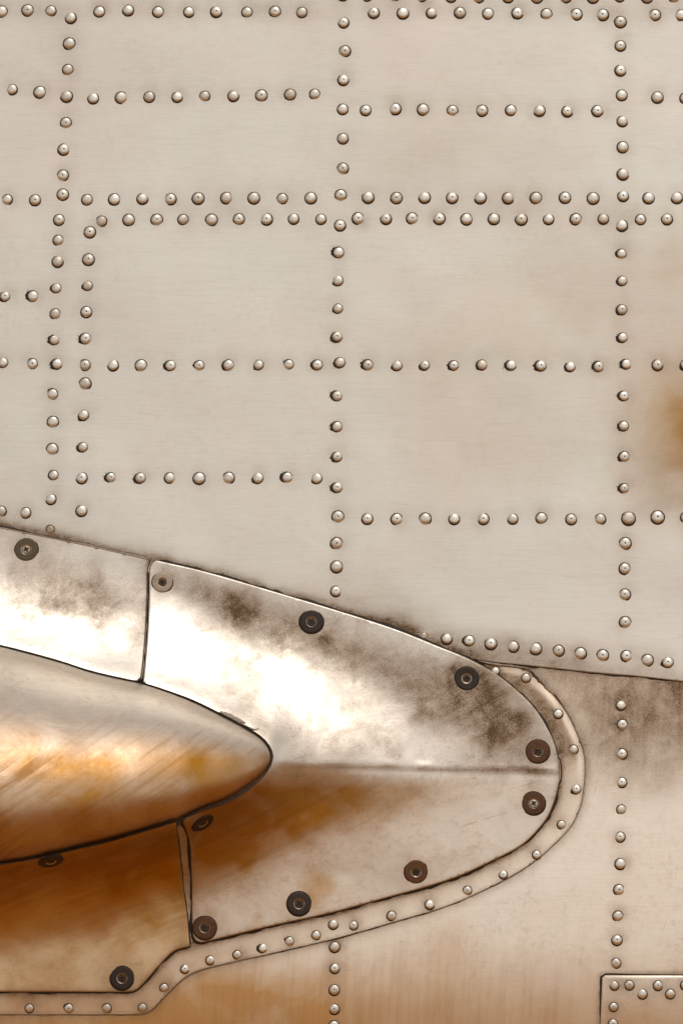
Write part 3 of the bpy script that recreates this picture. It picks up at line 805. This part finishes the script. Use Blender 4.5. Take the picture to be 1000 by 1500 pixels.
def put_rivets(pts, height, parent, radius):
    rr = random.Random(len(pts))
    for x, y in pts:
        heavy = (360 < y < 725 and rr.random() < (0.95 if 350 < x < 930 and y > 400 else 0.6)) or (y > 740 and rr.random() < 0.08)
        if y < 360: heavy = False
        me = rr.choice(RV[(1 if rr.random() < 0.45 else 0, 2 if heavy else 1)])
        o = bpy.data.objects.new('rivet', me); COL.objects.link(o); o.parent = parent
        p, rot = frame_at(height, x, y)
        rad = radius * (1 + rr.uniform(-0.07, 0.07))
        rot = rot @ Matrix.Rotation(rr.uniform(-0.07, 0.07), 3, 'X') @ Matrix.Rotation(rr.uniform(-0.07, 0.07), 3, 'Y')
        if (x, y) in ((920, 759), (962.5, 757.5)): rad *= 1.2
        if 370 < y < 720 and heavy: rad *= 0.93
        o.matrix_local = Matrix.Translation(p) @ (rot @ Matrix.Rotation(rr.uniform(-0.35, 0.35), 3, 'Z')).to_4x4() @ Matrix.Diagonal((rad, rad, rad * rr.uniform(0.92, 1.08), 1))
put_rivets([tuple(p) for p in RU], h_upper, upper, 7.9 * MM)
put_rivets([tuple(p) for p in RL], h_lower, lower, 7.2 * MM)
put_rivets([tuple(p) for p in RS], h_strip, strip, 6.3 * MM)
put_rivets([tuple(p) for p in RP], h_patch, patch, 6.6 * MM)

# ------------------------------------------------------------------ screws in dished washers
def lathe(prof, n=40):
    v, f = [], []
    for pr, pz in prof:
        for i in range(n):
            a = 2 * math.pi * i / n
            v.append((pr * math.cos(a), pr * math.sin(a), pz))
    for k in range(len(prof) - 1):
        for i in range(n):
            j = (i + 1) % n
            f.append((k * n + i, k * n + j, (k + 1) * n + j, (k + 1) * n + i))
    return v, f

def washer_mesh(flat_mat, dish):
    prof = [(19.0, -0.6), (18.4, 0.35), (17.2, 0.5), (17.2, 2.4), (16.4, 3.2), (14.5, 3.4 - dish * 0.3), (7.9, 3.4 - dish * 1.7), (7.4, 3.2 - dish * 1.8), (6.3, 0.7), (5.6, 0.6)]
    v, f = lathe([(a, b * 0.6) for a, b in prof])
    me = bpy.data.meshes.new('washer'); me.from_pydata(v, [], f); me.update()
    me.materials.append(flat_mat); me.materials.append(M['lip']); me.materials.append(M['grime_and_shade'])
    n = 40
    me.polygons.foreach_set('material_index', [2 if (k // n) < 2 else 1 if (k // n) >= 6 else 0 for k in range(len(f))])
    bm = bmesh.new(); bm.from_mesh(me); bmesh.ops.recalc_face_normals(bm, faces=bm.faces)
    bm.to_mesh(me); bm.free()
    if me.polygons[n * 4].normal.z < 0: me.flip_normals()
    me.polygons.foreach_set('use_smooth', np.ones(len(me.polygons), bool))
    me.attributes.new('sharp_edge', 'BOOLEAN', 'EDGE').data.foreach_set('value', [abs(math.hypot(*me.vertices[e.vertices[0]].co[:2]) - 7.9) < 0.1 and abs(math.hypot(*me.vertices[e.vertices[1]].co[:2]) - 7.9) < 0.1 for e in me.edges])
    return me

def screw_mesh(mat):
    """shallow domed head with a cross recess"""
    R0 = 5.9
    pts = [(R0 * math.cos(2 * math.pi * i / 32), R0 * math.sin(2 * math.pi * i / 32)) for i in range(32)]
    g = np.arange(-5.6, 5.61, 0.35)
    for x in g:
        for y in g:
            if x * x + y * y < 5.6**2: pts.append((x, y))
    res = delaunay_2d_cdt([Vector(p) for p in pts], [(i, (i + 1) % 32) for i in range(32)], [], 1, 1e-5)
    v = []
    for p in res[0]:
        x, y = p; r = math.hypot(x, y)
        z = 0.55 * (1 - (r / R0)**2) - (0.7 if r > 5.7 else 0)
        arm = (abs(x) < 1.1 and abs(y) < 4.0) or (abs(y) < 1.1 and abs(x) < 4.0)
        if arm: z -= 1.25
        v.append((x, y, z))
    f = [tuple(q) for q in res[2]]
    inarm = lambda q: sum((abs(v[k][0]) < 1.1 and abs(v[k][1]) < 4.0) or (abs(v[k][1]) < 1.1 and abs(v[k][0]) < 4.0) for k in q) >= 2
    ms = [1 if inarm(q) else 0 for q in f]
    b = len(v)
    rim = [k for k, ov in enumerate(res[3]) if ov and ov[0] < 32]
    rim.sort(key=lambda k: math.atan2(v[k][1], v[k][0]))
    for k in rim: v.append((v[k][0], v[k][1], -1.3))
    for i in range(len(rim)):
        j = (i + 1) % len(rim)
        f.append((rim[i], b + i, b + j, rim[j])); ms.append(0)
    me = bpy.data.meshes.new('screw'); me.from_pydata(v, [], f); me.update()
    bm = bmesh.new(); bm.from_mesh(me); bmesh.ops.recalc_face_normals(bm, faces=bm.faces); bm.to_mesh(me); bm.free()
    me.materials.append(mat); me.materials.append(M['grime_and_shade'])
    me.polygons.foreach_set('material_index', ms)
    return me
WM = {k: washer_mesh(M['washer_' + k], 0.0) for k in ('brown', 'black', 'grey', 'olive')}
WM['dish'] = washer_mesh(M['washer_black'], 0.7)
SM = {'dark': screw_mesh(M['screw_dark']), 'steel': screw_mesh(M['screw_steel'])}
for x, y, wk, sk, par, hf, ex in [
        (39, 805, 'olive', 'steel', fairA, h_fA, 1), (238, 853, 'grey', 'dark', fairB, h_fB, 0.88), (456, 911, 'black', 'dark', fairB, h_fB, 1),
        (683, 994, 'dish', 'dark', fairB, h_fB, 1), (787, 1101, 'brown', 'dark', fairB, h_fB, 0.98), (781, 1177, 'brown', 'steel', fairB, h_fB, 0.98),
        (609, 1277, 'brown', 'dark', fairB, h_fB, 0.98), (438, 1324, 'black', 'dark', fairB, h_fB, 1), (300, 1359, 'brown', 'dark', fairB, h_fB, 0.98),
        (297, 1205, 'black', 'dark', fairB, h_fB, 1), (179, 1433, 'black', 'dark', fairC, h_fC, 0.98), (75, 1261, 'black', 'dark', fairC, h_fC, 1)]:
    p, rot = frame_at(hf, x, y)
    s = MM * ex
    for nm, me, dz in (('washer', WM[wk], 0.0), ('screw', SM[sk], 1.55 if wk != 'dish' else 1.1)):
        o = bpy.data.objects.new(nm, me); COL.objects.link(o); o.parent = par
        o.matrix_local = Matrix.Translation(p) @ (rot @ Matrix.Rotation(random.uniform(0, 1.5) if nm == 'screw' else 0, 3, 'Z')).to_4x4() @ Matrix.Diagonal((s, s, s, 1)) @ Matrix.Translation((0, 0, dz))

# flush fasteners half filled with paint beside the fairing edge
def flush_mesh():
    v, f = lathe([(9.6, -0.3), (9.0, 0.25), (8.0, 0.6), (7.4, 0.3), (6.6, 0.3), (6.1, 0.7), (3.0, 0.85), (0.3, 0.9)], 28)
    me = bpy.data.meshes.new('flush_rivet'); me.from_pydata(v, [], f); me.update()
    bm = bmesh.new(); bm.from_mesh(me); bmesh.ops.recalc_face_normals(bm, faces=bm.faces); bm.to_mesh(me); bm.free()
    me.polygons.foreach_set('use_smooth', np.ones(len(me.polygons), bool))
    me.materials.append(M['screw_steel']); me.materials.append(M['grime_and_shade'])
    me.polygons.foreach_set('material_index', [1 if (k // 28) in (0, 3, 4) else 0 for k in range(len(me.polygons))])
    return me
FM = flush_mesh()
for x, y, k in ((74, 775.5, 0.85), (620.5, 931, 0.72)):
    o = bpy.data.objects.new('flush_rivet', FM); COL.objects.link(o); o.parent = upper
    p, rot = frame_at(h_upper, x, y); s = MM * k
    o.matrix_local = Matrix.Translation(p) @ rot.to_4x4() @ Matrix.Diagonal((s, s, s, 1))

# slivers of sealant along the pod joint and at the strip's corner
def sliver(name, line, w, hf, lift, parent, label=None):
    l = spline(line, 3); n = len(l)
    d = np.gradient(l, axis=0); d /= np.linalg.norm(d, axis=1)[:, None]; nn = np.stack([d[:, 1], -d[:, 0]], 1)
    t = np.linspace(0, 1, n)
    ww = w * (0.25 + 0.75 * np.sin(np.pi * np.clip(t * 0.9 + 0.05, 0, 1))) * (1 + 0.35 * vnoise(t * 300, 0 * t, 20, 61))
    a = l + nn * ww[:, None] / 2; b = l - nn * ww[:, None] / 2
    rows = []
    for q, z in ((a, -0.6), (a, lift * 0.7), (l, lift), (b, lift * 0.7), (b, -0.6)):
        rows.append(P(q[:, 0], q[:, 1], hf(q[:, 0], q[:, 1]) + z))
    V = np.vstack(rows); f = []
    for k in range(4):
        for i in range(n - 1):
            f.append((k * n + i, k * n + i + 1, (k + 1) * n + i + 1, (k + 1) * n + i))
    me = bpy.data.meshes.new(name); me.from_pydata([tuple(v) for v in V], [], f); me.update()
    bm = bmesh.new(); bm.from_mesh(me); bmesh.ops.recalc_face_normals(bm, faces=bm.faces); bm.to_mesh(me); bm.free()
    return new_obj(name, me, M['sealant'], parent, label)
sliver('sealant_sliver', [(322, 1042), (336, 1048), (350, 1055), (360, 1059)], 6, h_fB, 0.6, fairB)
sliver('sealant_sliver', [(340, 1053), (362, 1064), (374, 1069), (379, 1066)], 2.2, h_fB, 0.7, fairB)
sliver('sealant_sliver', [(778, 981), (790, 993), (800, 1006), (811, 1018)], 6, h_strip, 0.8, strip)
sliver('sealant_sliver', [(700, 968), (725, 973), (750, 975.5), (770, 979)], 3.0, h_strip, 0.9, strip)
